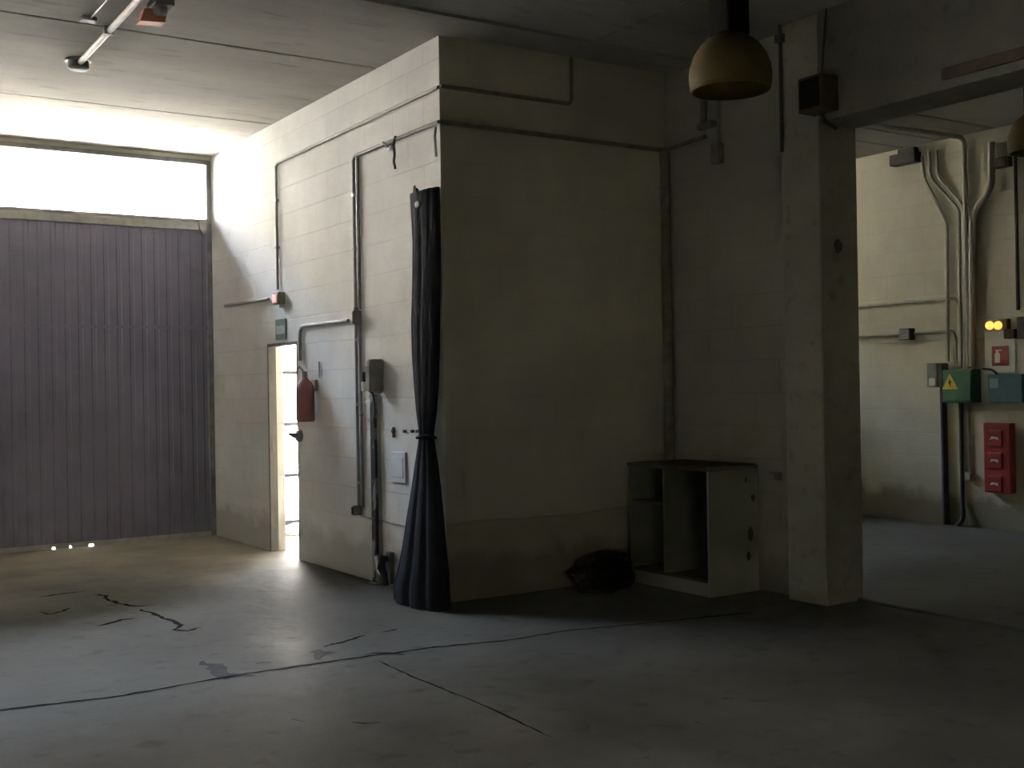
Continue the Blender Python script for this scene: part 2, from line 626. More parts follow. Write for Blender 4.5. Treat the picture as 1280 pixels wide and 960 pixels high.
lit = wall('wall_center', [(0, BLK, .004, DY0, 0, 4.5), (0, BLK, DY1, YF, 0, 4.5), (0, BLK, DY0, DY1, DZ, 4.5)], 'wall_y')
shaded = wall('wall_front', [(0, BLK + .01, 0, .004, 0, 4.5), (BLK, XC, 0, BLK, 0, 4.5)], 'wall_x')
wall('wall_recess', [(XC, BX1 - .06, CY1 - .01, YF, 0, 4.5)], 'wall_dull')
wall('wall_right', [(XR, XR + .2, YB, YF + .2, 0, 4.5)], 'wall_far')
wall('wall_left', [(XL - .2, XL, YB, YF + .2, 0, 4.5)], 'wall_bounce')
wall('wall_behind', [(XL - .2, RX0, YB - .2, YB, 0, 4.5), (RX1, XR + .2, YB - .2, YB, 0, 4.5), (RX0, RX1, YB - .2, YB, 0, RZ0), (RX0, RX1, YB - .2, YB, RZ1, 4.5)], 'wall_bounce')
wall('wall_back', [(XL, GX0, YF, YF + .2, 0, 4.5), (GX0, .0, YF, YF + .2, WZ1 + .05, 4.5), (0, BLK, YF, YF + .2, 0, 4.5),
                   (XC, 2.6, YF, YF + .2, 0, 4.5), (6.3, XR, YF, YF + .2, 0, 4.5), (2.6, 6.3, YF, YF + .2, WZ1, 4.5), (2.6, 6.3, YF, YF + .2, 0, 3.3)], 'wall_x')
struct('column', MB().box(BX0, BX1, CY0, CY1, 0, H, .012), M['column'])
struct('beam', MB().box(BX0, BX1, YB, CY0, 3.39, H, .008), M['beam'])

# ceiling: precast slabs with open joints, one structure
cm = MB()
g = .014
ys = [-.06, 1.0, 3.26, YF + .2]
for a, b in zip(ys, ys[1:]):
    cm.box(XL - .2, BLK, a + g, b - g, H, H + .12)
cm.box(XL - .2, XC + .2, -.46 + g, -.06 - g, H - .012, H + .12)
xs = [XL - .2, -5.7, -4.5, -3.32, -2.12, -.92 - .6, 1.08, BX1]
for a, b in zip(xs, xs[1:]):
    cm.box(a + g, b - g, YB - .2, -.46 - g, H, H + .12)
ya = [YB - .2, -9, -7, -5, -3, -1.5, -.14, .52, .98, 2.2, 3.4, YF + .2]
for a, b in zip(ya, ya[1:]):
    cm.box(BX1 + .001, XR + .2, a + g, b - g, H, H + .12)
cm.box(XL - .2, BLK, -.5, YF + .2, H + .09, H + .3)
cm.box(XL - .2, BX1, YB - .2, BLK, H + .1, H + .3)
cm.box(BLK, XC, BLK, YF + .2, H, H + .3)  # unseen cover over the passage, added to cut light through the door
cm.box(BX1 - .26, XR + .2, YB - .2, YF + .2, H + .1, H + .3)
ceil_ = struct('ceiling', cm, M['ceiling'])

# strip windows over the two gates
def strip_window(name, x0, x1, z0, z1, y0, pane='glass'):
    fr = MB()
    fr.box(x0, x1, y0, y0 + .1, z1, z1 + .055)
    fr.box(x0, x1, y0, y0 + .1, z0 - .04, z0)
    fr.box(x0, x0 + .05, y0, y0 + .1, z0, z1)
    fr.box(x1 - .05, x1, y0, y0 + .1, z0, z1)
    w = struct(name, fr, M['dark_steel'])
    MB().box(x0 + .05, x1 - .05, y0 + .05, y0 + .058, z0, z1).build('pane', M[pane], w)
    return w


strip_window('window_1', GX0, -.005, WZ0, WZ1, YF)
strip_window('window_2', 2.6, 6.3, 3.3, WZ1 - .055, YF + .02, 'glass_dim')
strip_window('fill_window', RX0, RX1, RZ0, RZ1 - .055, YB - .12, 'glass_fill')  # unseen, added to lift the shaded side

# door in the lit wall: frame, handle at the near jamb
dm = MB()
dm.box(-.012, .065, DY1 - .03, DY1, 0, DZ)
dm.box(-.012, .065, DY0, DY1, DZ - .03, DZ)
dr = struct('door_1', dm, M['jamb'])
MB().box(-.006, BLK, DY0, DY0 + .012, 0, DZ - .03).build('jamb', M['jamb'], dr)
MB().box(.02, .026, DY1 - .034, DY1 - .03, .98, 1.1).build('strike_plate', M['dark_steel'], dr)
hz = 1.155
hd = MB().lathe((-.03, DY0 - .055, hz), [(.0, -.012), (.048, -.010), (.055, .01), (.055, .03)], 20, 0, caps=False)
hd.tube([(-.03, DY0 - .055, hz), (-.06, DY0 - .05, hz + .005), (-.065, DY0 - .0, hz + .008), (-.06, DY0 + .07, hz + .02)], [.026, .026, .020, .012], 10)
hd.build('door_handle', M['galv'], dr, True)

# ------------------------------------------------------------------ outside
struct('ground_outside', MB().box(-70, 70, -80, 90, -.3, -.03), M['outside'])
struct('passage_floor', MB().box(BLK - .15, XC, BLK, YF + .2, -.3, -.0005), M['passage'])
struct('sun_blocker', MB().box(RX0 - 1, RX1 + 1, YB - 1.8, YB - .2, 4.15, 4.35), M['ceiling'])  # unseen slab added to keep the sun out of the rear opening
opp = MB().box(-60, 50, 17, 26, -.03, 10)  # unseen building added to send low daylight through the strip windows
opp.box(-60, 50, 16.85, 17, 9.7, 10)
opp.box(-60, 50, 16.9, 17, 3.3, 3.5)
struct('added_wall_opposite', opp, M['bounce_render'])
fn = thing('barrier_fence', 'pale horizontal-railed fence seen outside through the open door', 'fence', (1.0, YF + .35, -.03))
for z in (.585, 1.185, 1.79):
    MB().tube([(-.1, YF + .35, z), (2.3, YF + .35, z)], .024).build('rail', M['dark_rail'], fn, True)
for x in (0.25, 2.1):
    MB().tube([(x, YF + .35, -.03), (x, YF + .35, 1.95)], .025).build('post', M['dark_rail'], fn, True)
MB().box(-.1, 2.3, YF + .32, YF + .40, -.03, .06).build('foot_board', M['black'], fn)
p = at(356, 659, 2, .05)
tag(MB().blob((p.x, p.y - .35, .045), (.16, .1, .07), .5, 5, 3, 3, 0).build('crumpled_paper', M['paper'], None, True, None, True),
    'crumpled white paper lying on the bright ground outside the open door', 'litter')

# ------------------------------------------------------------------ gate
def ribbed(x0, x1, y, z0, z1, pitch=.13, d=.007):
    """folded sheet: trapezoid ribs run upright"""
    m = MB()
    n = int((x1 - x0) / pitch)
    prof = []
    for i in range(n):
        a = x0 + (x1 - x0) * i / n
        w = (x1 - x0) / n
        prof += [(a, y), (a + w * .55, y), (a + w * .65, y + d), (a + w * .9, y + d)]
    prof.append((x1, y))
    lo = [m.b.verts.new((x, yy, z0)) for x, yy in prof]
    hi = [m.b.verts.new((x, yy, z1)) for x, yy in prof]
    lo2 = [m.b.verts.new((x, yy + .03, z0)) for x, yy in prof]
    hi2 = [m.b.verts.new((x, yy + .03, z1)) for x, yy in prof]
    for i in range(len(prof) - 1):
        m.b.faces.new((lo[i], lo[i + 1], hi[i + 1], hi[i]))
        m.b.faces.new((lo2[i + 1], lo2[i], hi2[i], hi2[i + 1]))
        m.b.faces.new((hi[i], hi[i + 1], hi2[i + 1], hi2[i]))
        m.b.faces.new((lo[i + 1], lo[i], lo2[i], lo2[i + 1]))
    m.b.faces.new((lo[0], hi[0], hi2[0], lo2[0]))
    m.b.faces.new((lo[-1], lo2[-1], hi2[-1], hi[-1]))
    return m


gt = thing('industrial_gate', 'wide violet-grey ribbed metal gate under the bright strip window', 'gate', (GX0 / 2, YF, 0))
GY = YF + .0
ribbed(GX0, -.06, GY, 2.29, 3.36).build('upper_panel', M['gate'], gt)
ribbed(GX0, -.06, GY + .006, .045, 2.27).build('lower_panel', M['gate'], gt)
MB().box(GX0, -.06, GY - .012, GY + .05, 3.345, 3.43, .004).build('top_rail', M['gate_rail'], gt)
MB().box(GX0, -.06, GY + .002, GY + .05, 2.262, 2.298).build('middle_rail', M['gate'], gt)
MB().box(-.06, -.004, GY - .01, GY + .08, 0, 3.43).build('side_post', M['dark_steel'], gt)
bm_ = MB()                       # bottom rail, worn away in three places where daylight leaks in
cuts = [at(x, 678, 1, GY).x for x in (65, 69, 86.5, 89.5, 111, 117)]
e = [GX0] + cuts + [-.06]
for i in range(0, len(e), 2):
    bm_.box(e[i], e[i + 1], GY - .006, GY + .05, .0, .05)
for i in range(1, len(e) - 1, 2):
    bm_.box(e[i], e[i + 1], GY - .006, GY + .05, .02, .05)
bm_.build('bottom_rail', M['gate_rail'], gt)
p = at(250, 286, 1, GY)
bk = MB().prism([(p.x - .03, GY - .01, p.z + .10), (p.x + .06, GY - .01, p.z + .10), (p.x + .055, GY - .01, p.z - .02), (p.x + .02, GY - .01, p.z - .07), (p.x - .02, GY - .01, p.z)], (0, -.05, 0))
bk.build('latch_bracket', M['gate_rail'], gt)

# ------------------------------------------------------------------ pipes and boxes on the lit wall (plane x = 0)
def A(px, py, off=0.0):
    v = at(px, py, 0, 0)
    v.x = -off
    return v


def conduit(label, runs, r, mat, clips=(), cat='pipe', name='conduit', group=None, bend=.06):
    b0 = Vector(runs[0][-1])
    t = thing(name, label, cat, b0, group)
    for run in runs:
        MB().tube(run, r, 10, bend=bend).build('pipe', mat, t, True)
    for c, n in clips:                       # saddle clips round the pipe
        c = Vector(c)
        s = r * 1.5
        MB().box(c.x - s, c.x + s, c.y - s, c.y + s, c.z - .012, c.z + .012, .003).build('clip', M['galv'], t)
    return t


r1 = .014
zt = A(549, 110).z
a0, a1 = A(549, 110, .018), A(347, 205, .018)
y1 = a1.y
conduit('pipe under the ceiling of the lit wall, turning down to the red-lensed emergency light',
        [[(-.018, -.015, a0.z), (-.018, y1, a1.z), (-.018, y1, 2.545)]], r1, M['painted_pipe'], [((-.014, y1, 2.95), 0), ((-.014, y1, 3.4), 0)])
b1 = A(444, 196, .018)
yb, zb = b1.y, b1.z
conduit('pair of upright grey pipes from the upper pipe run to the dark junction box',
        [[(-.018, -.015, zb), (-.018, yb, zb), (-.018, yb, 2.24)], [(-.018, yb - .075, zb - .02), (-.018, yb - .075, 2.24)]], r1, M['grey_pipe'],
        [((-.014, yb, 2.75), 0), ((-.014, yb, 3.2), 0)])
conduit('pair of upright grey pipes between dark junction box and low switch box',
        [[(-.018, yb, 2.12), (-.018, yb, .60)], [(-.018, yb - .07, 2.12), (-.018, yb - .07, .60)]], r1, M['grey_pipe'],
        [((-.014, yb - .035, 1.99), 0), ((-.014, yb - .035, .8), 0), ((-.014, yb - .035, 1.45), 0)])
c0, c1, c2 = A(438, 401, .02), A(377, 408, .02), A(374, 452, .02)
conduit('bent grey pipe arching from near the dark junction box to the door opening',
        [[(-.02, c0.y, c0.z), (-.02, c1.y, c1.z), (-.02, c1.y, 1.85)]], .017, M['grey_pipe'], bend=.12)
d0, d1 = A(284, 382, .02), A(338, 374, .02)
conduit('short grey pipe running left from the emergency light towards the gate',
        [[(-.02, d0.y, d0.z), (-.02, d1.y, d1.z)]], .017, M['grey_pipe'])


def wbox(name, label, cat, p0, p1, depth, mat, bev=.008, group=None):
    """box on the lit wall between two photo corners"""
    a, b = at(*p0, 0, -depth), A(*p1)
    t = thing(name, label, cat, (0, (a.y + b.y) / 2, b.z), group)
    MB().box(-depth, 0, a.y, b.y, a.z, b.z, bev).build('case', mat, t)
    return t, a, b


t, a, b = wbox('junction_box', 'dark grey junction box between the two pairs of upright pipes', 'electrical box', (441, 388), (452, 406), .075, M['box_grey'])
MB().box(-.083, -.074, a.y - .01, b.y + .01, a.z - .01, b.z + .01, .003).build('lid', M['box_grey'], t)
MB().tube([(-.03, yb - .035, a.z), (-.03, yb - .035, a.z + .03)], .022).build('gland', M['box_grey'], t)
t, a, b = wbox('switch_box', 'dark switch box low on the lit wall at the foot of the upright pipes', 'electrical box', (440, 632), (453, 644), .08, M['box_grey'])
MB().box(-.092, -.079, a.y - .015, b.y + .015, a.z - .01, b.z + .012, .004).build('rocker', M['black'], t)

t, a, b = wbox('emergency_light', 'small emergency light with glowing red lens above the open door', 'light', (341, 366), (357, 380), .075, M['box_grey'])
MB().box(-.088, -.07, a.y - .10, a.y - .0, b.z + .015, b.z + .095, .008).build('lens', M['led_red'], t)
MB().box(-.083, -.07, b.y + .01, a.y - .11, b.z + .015, b.z + .095, .008).build('cover', M['signal'], t)
MB().box(-.06, 0, a.y - .12, b.y + .02, b.z - .035, b.z, .005).build('battery_case', M['painted_pipe'], t)

t = thing('exit_sign', 'small faded green sign with pale middle band over the open door', 'sign', A(352, 424))
a, b = A(345.5, 400), A(358.5, 424)
MB().box(-.012, 0, a.y, b.y, a.z, b.z).build('plate', M['sign_green'], t)
MB().box(-.0135, -.011, a.y - .02, b.y + .02, a.z - (a.z - b.z) * .32, b.z + (a.z - b.z) * .28).build('band', M['sign_pale'], t)

# extinguisher
ey = at(381.5, 495, 0, -.105).y
ez0, ez1 = at(381, 527, 0, -.105).z, at(381, 472, 0, -.105).z
cx = -.105
t = thing('fire_extinguisher', 'dull red fire extinguisher hung on the lit wall beside the door opening', 'extinguisher', (cx, ey, ez0))
R = .083
h = ez1 - ez0
MB().lathe((cx, ey, ez0), [(R * .85, 0), (R, .015), (R, h * .72), (R * .93, h * .8), (R * .7, h * .9), (R * .35, h * .97), (R * .3, h)], 28).build('cylinder', M['red'], t, True)
v = MB().lathe((cx, ey, ez0 + h), [(.024, 0), (.024, .05), (.016, .055)], 14)
v.box(cx - .015, cx + .015, ey - .02, ey + .035, ez0 + h + .03, ez0 + h + .055, .004)
v.build('valve', M['dark_steel'], t, True)
MB().tube([(cx, ey + .02, ez0 + h + .05), (cx - .02, ey + .075, ez0 + h + .10), (cx - .02, ey + .10, ez0 + h + .085)], [.010, .009, .008]).build('lever', M['dark_steel'], t, True)
MB().box(-.03, 0, ey - .04, ey + .04, ez1 - .12, ez1 - .02).build('wall_bracket', M['painted_pipe'], t)
MB().tube([(-.01, ey - .10, ez1), (-.01, ey - .10, ez1 + .14)], .006).build('hook', M['galv'], t, True)

# hooded control box on the banded post
t = thing('control_box', 'hooded grey-beige control box at the top of the worn black and grey post', 'electrical box', A(469, 492))
D = .13
a, b = at(461, 449, 0, -D), A(481, 492)
yl, yr = at(461, 470, 0, -D).y, A(480, 480).y
zt_, zb_ = a.z, at(470, 492, 0, -D).z
out = [(0, yl - .03, zt_), (0, yr + .06, zt_), (0, yr + .03, zt_ - .03), (0, yr - .01, zb_ + .03), (0, yr + .02, zb_), (0, yl + .02, zb_), (0, yl + .025, zb_ + .04)]
m = MB().prism(out, (-D, 0, 0))
bmesh.ops.bevel(m.b, geom=list(m.b.edges), offset=.012, segments=2, affect='EDGES')
m.build('hood', M['box_beige'], t)
MB().box(-D - .006, -D + .01, yr + .06, yl - .02, zb_ + .05, zt_ - .05, .005).build('cover', M['box_beige'], t)
MB().tube([(-.1, yr + .02, zb_ + .02), (-.1, yr - .03, zb_ - .07), (-.1, yr - .03, zb_ - .17), (-.09, yr + .04, zb_ - .22), (-.06, yr + .1, zb_ - .24)], .009, 8, bend=.08).build('cable', M['dark_pipe'], t, True)

t = thing('door_bell', 'small white switch with black top beside the hooded control box', 'switch', A(457, 490))
a, b = at(451, 477, 0, -.05), A(460, 489)
MB().box(-.05, 0, a.y, b.y, a.z, b.z, .008).build('case', M['white_plastic'], t)
a2, b2 = at(453.5, 465, 0, -.045), A(458.5, 477)
MB().box(-.045, 0, a2.y, b2.y, a2.z, b2.z - .003, .006).build('rocker', M['black'], t)

pl, pr = at(463.5, 600, 0, -.045).y, at(477, 600, 0, -.0).y
t = thing('banded_post', 'upright post with worn black and grey bands standing against the lit wall', 'post', (-.06, (pl + pr) / 2, 0))
ps = MB().box(-.045, -.014, pr + .022, pl, 0, zb_ - .003, .004)
ps.build('shaft', M['post'], t)
MB().box(-.025, -.0, pr - .0, pr + .021, 0, zb_ - .003).build('edge_angle', M['galv'], t)
MB().box(-.08, -.0, pr - .0, pl + .01, 0, .012).build('foot_plate', M['dark_steel'], t)

# fitting at the foot of the post
t = thing('cable_clamp', 'black fitting with a white tag at the foot of the banded post', 'fitting', A(483, 724))
a = at(486, 690, 0, -.03)
fy = a.y
MB().box(-.04, 0, fy - .035, fy + .03, .03, a.z, .004).build('back_plate', M['box_grey'], t)
MB().tube([(-.05, fy - .01, a.z - .05), (-.08, fy + .015, a.z - .05), (-.09, fy + .02, a.z - .12), (-.075, fy - .005, a.z - .17), (-.065, fy - .02, .02)], [.025, .035, .035, .025, .02], 10).build('loop', M['black'], t, True)
MB().prism([(-.10, fy + .02, .10), (-.10, fy + .055, .12), (-.10, fy + .10, .24), (-.10, fy + .06, .25)], (-.008, 0, 0)).build('tag', M['paper'], t)

t = tag(MB().tube([A(453, 518, .0) + Vector((0, 0, 0)), A(457, 518, .05), A(462, 516, .07), A(462, 519, .085)], .012, 8).build('coat_hook', M['dark_steel'], None, True),
        'small dark hook on the lit wall left of the banded post', 'hook')

t = thing('cover_plate', 'pale blank cover plate on the lit wall left of the black curtain', 'plate', A(500, 605))
a, b = A(490, 564), A(509, 604)
MB().box(-.016, 0, a.y, b.y, a.z, b.z, .004).build('plate', M['plate'], t)
MB().box(-.02, -.015, a.y - .035, b.y + .035, a.z - .04, b.z + .04, .003).build('flap', M['plate'], t)

for k, px in enumerate((493.5, 507.5, 517, 524)):
    q = A(px, 539)
    m = MB().tube([(.0, q.y, q.z), (-.025, q.y, q.z)], .016 if k == 0 else .012, 8)
    m.box(-.02, 0, q.y - .009, q.y + .009, q.z - (.05 if k == 0 else .01), q.z + (.03 if k == 0 else .01))
    tag(m.build('wall_plug', M['dark_pipe'], None, True), ['largest dark wall plug, first of the row of four left of the curtain', 'second dark wall plug from the left in the row beside the curtain',
        'third dark wall plug from the left in the row beside the curtain', 'dark wall plug nearest to the tied curtain'][k], 'fixing', 'wall plugs beside the curtain')

tag(MB().tube([A(452, 645, .007), A(460, 647, .007), A(470, 650, .007), A(479, 651, .007), A(490, 654, .007), A(500, 656, .007), A(514, 659, .007)], .0065, 8).build('loose_cable', M['grey_pipe'], None, True),
    'thin grey cable sagging across the lit wall behind the foot of the curtain', 'cable')
tag(MB().tube([A(497, 171, .02), A(499, 182, .05), A(497.5, 193, .03), A(496.5, 203, .03), A(499, 211, .035)], .011, 8).build('hanging_wire', M['dark_pipe'], None, True),
    'short dark wire dangling from the pipe run above the curtain', 'wire')
q = A(488, 184)
m = MB().lathe((-.0, q.y, q.z), [(.03, -.02), (.03, -.0)], 12, 0)
m.tube([(-.02, q.y, q.z), (-.06, q.y, q.z + .03), (-.075, q.y, q.z + .02)], .012, 8)
tag(m.build('wall_hook', M['white_plastic'], None, True), 'tiny white hook left of the dangling wire', 'hook')
tag(MB().tube([(-.02, .03, A(547, 160).z), (-.04, .012, A(547, 172).z), (-.03, .02, A(548, 185).z), (-.02, .03, A(548, 196).z)], .011, 8).build('cable_end', M['painted_pipe'], None, True),
    'pale cable end hanging at the wall corner above the curtain', 'wire')

# ------------------------------------------------------------------ curtain
ct = thing('black_curtain', 'black curtain knotted in the middle, hanging at the end of the lit wall', 'curtain', (-.1, .25, 0))
rows = []
for py, l, r_, th in [(239, 513, 549, .05), (262, 515, 549, .06), (300, 517.5, 549.5, .065), (350, 517, 549.5, .065), (400, 516, 548.5, .07), (440, 517, 548, .07), (480, 519.5, 546.5, .065), (515, 522.5, 544, .06),
                      (538, 525, 541, .05), (546, 525.5, 540.5, .05), (556, 524.5, 541.5, .055), (580, 521.5, 545, .07), (610, 518, 548, .085), (650, 512.5, 551, .105), (690, 507.5, 554, .125), (715, 503, 556, .14), (735, 498, 556.5, .15), (750, 499, 557.5, .155)]:
    uc = -.015 - th
    yl_, yr_ = at(l + .5, py, 0, uc).y, at(r_ - .5, py, 0, uc).y
    z = at((l + r_) / 2, py, 0, uc).z
    rows.append((max(z, .008), yl_, yr_, th))
rows[-1] = (.006, rows[-1][1], rows[-1][2], rows[-1][3])
m = MB()
NZ, NA = 90, 96
rings = []
for i in range(NZ + 1):
    z = rows[0][0] + (rows[-1][0] - rows[0][0]) * i / NZ
    j = max(k for k in range(len(rows) - 1) if rows[k][0] >= z - 1e-6) if z < rows[0][0] else 0
    a, b = rows[j], rows[j + 1]
    t_ = (a[0] - z) / max(1e-6, a[0] - b[0])
    t_ = min(1, max(0, t_))
    yl_, yr_, th = [a[k] + (b[k] - a[k]) * t_ for k in (1, 2, 3)]
    cy, hw = (yl_ + yr_) / 2, (yl_ - yr_) / 2
    ring = []
    amp = .11 + .09 * min(1, hw / .3)
    for k in range(NA):
        an = 2 * PI * k / NA
        fold = math.sin(an * 9 + .4 * math.sin(z * 2.3) + noise.noise(Vector((an, z * .5, 0))) * 1.5) * amp
        s = 1 - max(0, fold) * (1 if math.sin(an) > -.2 else .25)
        x = -.015 - th - th * math.sin(an) * s * .93
        y = cy + hw * math.cos(an) * (1 - .12 * max(0, fold))
        zz = z
        if i == 0:
            zz = z + .02 * noise.noise(Vector((an * 3, 1, 0))) + (.05 if 1.1 < an < 1.35 else 0)
        ring.append(m.b.verts.new((min(x, -.004), y, zz)))
    rings.append(ring)
for i in range(NZ):
    for k in range(NA):
        m.b.faces.new((rings[i][k], rings[i][(k + 1) % NA], rings[i + 1][(k + 1) % NA], rings[i + 1][k]))
m.b.faces.new(rings[0])
m.b.faces.new(rings[-1][::-1])
m.build('cloth', M['curtain'], ct, True)
zt2 = rows[9][0]
yy = (rows[9][1] + rows[9][2]) / 2
m = MB()
ring = [(-.065 + .054 * math.cos(2 * PI * k / 24) , yy + .108 * math.sin(2 * PI * k / 24), zt2 + .008 * math.sin(4 * PI * k / 24)) for k in range(25)]
m.tube([(min(p[0], -.012), p[1], p[2]) for p in ring], .011, 8)
m.build('tie', M['curtain'], ct, True)
q0, q1 = A(534, 241, .07), A(545, 243, .07)
m = MB()
m.blob((q0.x, q0.y, q0.z - .01), (.02, .06, .02), .7, 6, 2, 3).blob((q1.x, q1.y, q1.z), (.025, .07, .035), .7, 6, 5, 3)
m.build('torn_hem', M['paper'], ct, True)
q = A(541, 257, .13)
MB().blob((q.x, q.y, q.z), (.016, .028, .028), .15, 3, 1, 3).build('ring', M['plate'], ct, True)

# ------------------------------------------------------------------ pipes on the shaded wall and its recess
zc = zb
conduit('pipe running level along the shaded wall and round its inner corner',
        [[(.0, -.02, zc), (XC - .03, -.02, zc + .0), (XC - .03, -.52, zc + .02)]], .018, M['brown_pipe'], bend=.05)
zz2 = at(549, 108, 1, 0).z
conduit('upper pipe high on the shaded wall, turning up into the ceiling',
        [[(.0, -.018, zz2), (1.19, -.018, zz2 + .01), (1.19, -.018, H)]], .016, M['brown_pipe'], bend=.05)
tag(MB().tube([(XC - .05, -.05, 0), (XC - .05, -.05, zc - .02)], .042, 12).build('corner_upright', M['brown_pipe'], None, True),  # plain dark round upright in the corner
    'thick dark upright tube in the inner corner of the shaded wall', 'pipe')


def Rp(px, py, off=0):
    v = at(px, py, 0, XC)
    v.x = XC - off
    return v


q0, q1 = Rp(882, 105), Rp(882, 158)
t = conduit('short thick dark pipe behind the big hanging lamp', [[(XC - .03, q0.y, H), (XC - .03, q0.y, q1.z)]], .026, M['brown_pipe'])
MB().box(XC - .06, XC, q0.y - .12, q0.y + .05, q1.z - .03, q1.z + .02, .006).build('shoe', M['brown_pipe'], t)
q0, q1 = Rp(900, 110), Rp(900, 180)
t = conduit('thin dark pipe behind the big hanging lamp ending in a small socket', [[(XC - .02, q0.y, H), (XC - .02, q0.y, q1.z)]], .012, M['brown_pipe'])
MB().box(XC - .06, XC, q1.y - .05, q1.y + .05, q1.z - .16, q1.z, .01).build('socket', M['brown_pipe'], t)
q = Rp(972, 593)
t = tag(MB().box(XC - .06, XC, q.y - .05, q.y + .04, q.z - .04, q.z + .02, .01).box(XC - .068, XC - .055, q.y - .03, q.y + .02, q.z - .03, q.z + .01, .003).build('wall_socket', M['brown_pipe'], None),
        'tiny dark wall socket between the old cabinet and the column', 'socket')
q0, q1 = at(970, 46, 0, BX0), at(971, 192, 0, BX0)
tag(MB().tube([(BX0 - .02, CY1 - .03, H), (BX0 - .02, CY1 - .03, q1.z)], .013, 10).box(BX0 - .045, BX0, CY1 - .06, CY1, q1.z + 1.0 * (q0.z - q1.z) - .06, q1.z + (q0.z - q1.z)).build('conduit', M['dark_pipe'], None, True),
    'dark pipe down the far edge of the column from the ceiling', 'pipe')

# brown loudspeaker on the column
a, b = at(1015, 95, 0, BX0), at(1052, 143, 0, BX0)
t = thing('speaker_box', 'dark brown box speaker fixed high where the column meets the beam', 'speaker', (BX0 - .09, (a.y + b.y) / 2, b.z))
sy0, sy1 = b.y + .02, a.y - .02
MB().box(BX0 - .17, BX0, sy0, sy1, b.z + .03, a.z - .05, .012).build('case', M['wood'], t)
MB().box(BX0 - .182, BX0 - .168, sy0 + .025, sy1 - .025, b.z + .055, a.z - .075, .004).build('grille', M['ballast'], t)
ym = (sy0 + sy1) / 2
MB().tube([(BX0 - .05, ym, a.z - .06), (BX0 - .02, ym + .01, a.z + .12), (BX0 - .012, ym - .02, H)], .008, 8, bend=.05).build('upper_cable', M['dark_pipe'], t, True)
MB().tube([(BX0 - .06, ym, b.z + .04), (BX0 - .03, ym - .01, b.z - .03), (BX0 - .012, ym - .09, b.z - .09)], .012, 8).build('lower_cable', M['dark_pipe'], t, True)

q0, q1 = at(1180, 96, 0, BX0), at(1280, 66, 0, BX0)
tag(MB().box(BX0 - .03, BX0, q1.y - 2.0, q0.y, q0.z - .025, q0.z + .045, .004).build('wooden_batten', M['wood'], None),
    'dark brown wooden batten fixed along the face of the beam', 'batten')
q = at(1046, 308, 1, CY0)
tag(MB().blob((min(q.x, BX1 - .06), CY0 - .012, q.z), (.03, .02, .05), .35, 4, 8, 3).build('wall_fixing', M['dark_pipe'], None, True),
    'small dark fixing on the side of the column below the beam', 'fixing')

# ------------------------------------------------------------------ cabinet
kx0, kx1, ky0, ky1, kz = 1.63, XC - .03, -1.03, -.06 - .045, .925
T = .022
t = thing('old_cabinet', 'open-fronted old white cabinet against the wall in the dark corner', 'cabinet', ((kx0 + kx1) / 2, (ky0 + ky1) / 2, 0))
MB().box(kx0, kx1, ky0, ky0 + T, 0, kz, .002).build('side_panel', M['cabinet'], t)
MB().box(kx0, kx1, ky1 - T, ky1, 0, kz, .002).build('side_panel', M['board_mid'], t)
MB().box(kx0 - .01, kx1, ky0 - .008, ky1 + .008, kz, kz + .028, .003).build('top_panel', M['cabinet_in'], t)
MB().box(kx0 + .01, kx1 + .0, ky0 + .02, ky1 - .1, kz + .028, kz + .036, .002).build('top_sheet', M['rust'], t)
MB().box(kx1 - .012, kx1, ky0 + T, ky1 - T, .1, kz).build('back_panel', M['cabinet_in'], t)
yd = at(829, 650, 0, kx0).y
MB().box(kx0 + .01, kx1 - .012, yd - T / 2, yd + T / 2, .12, kz).build('divider', M['board_mid'], t)
MB().box(kx0 + .01, kx1 - .012, ky0 + T, ky1 - T, .10, .12).build('bottom_panel', M['wood'], t)
zs = at(800, 627, 0, kx0).z
MB().box(kx0 + .015, kx1 - .012, yd + T / 2, ky1 - T, zs - .011, zs + .011).build('shelf', M['cabinet_in'], t)
MB().box(kx0 + .005, kx0 + .02, ky0 + T, ky1 - T, .0, .10).build('plinth', M['cabinet'], t)
for pz, py_, s in ((938, 668, .05), (936, 695, .035), (941, 622, .03), (932, 600, .02)):
    q = at(pz, py_, 1, ky0)
    MB().blob((min(q.x, kx1 - .05), ky0, q.z), (s * .6, .004, s), .5, 5, pz, 3).build('damage_patch', M['dark_pipe'], t, True)

# dark sack beside the cabinet
tag(MB().blob((1.22, -.26, .10), (.22, .19, .145), .38, 4, 4, 5, 0).blob((1.37, -.22, .12), (.15, .15, .15), .4, 4, 9, 4, 0).build('rubbish_sack', M['bag'], None, True, None, True),
    'lumpy black sack slumped on the floor left of the old cabinet', 'sack')

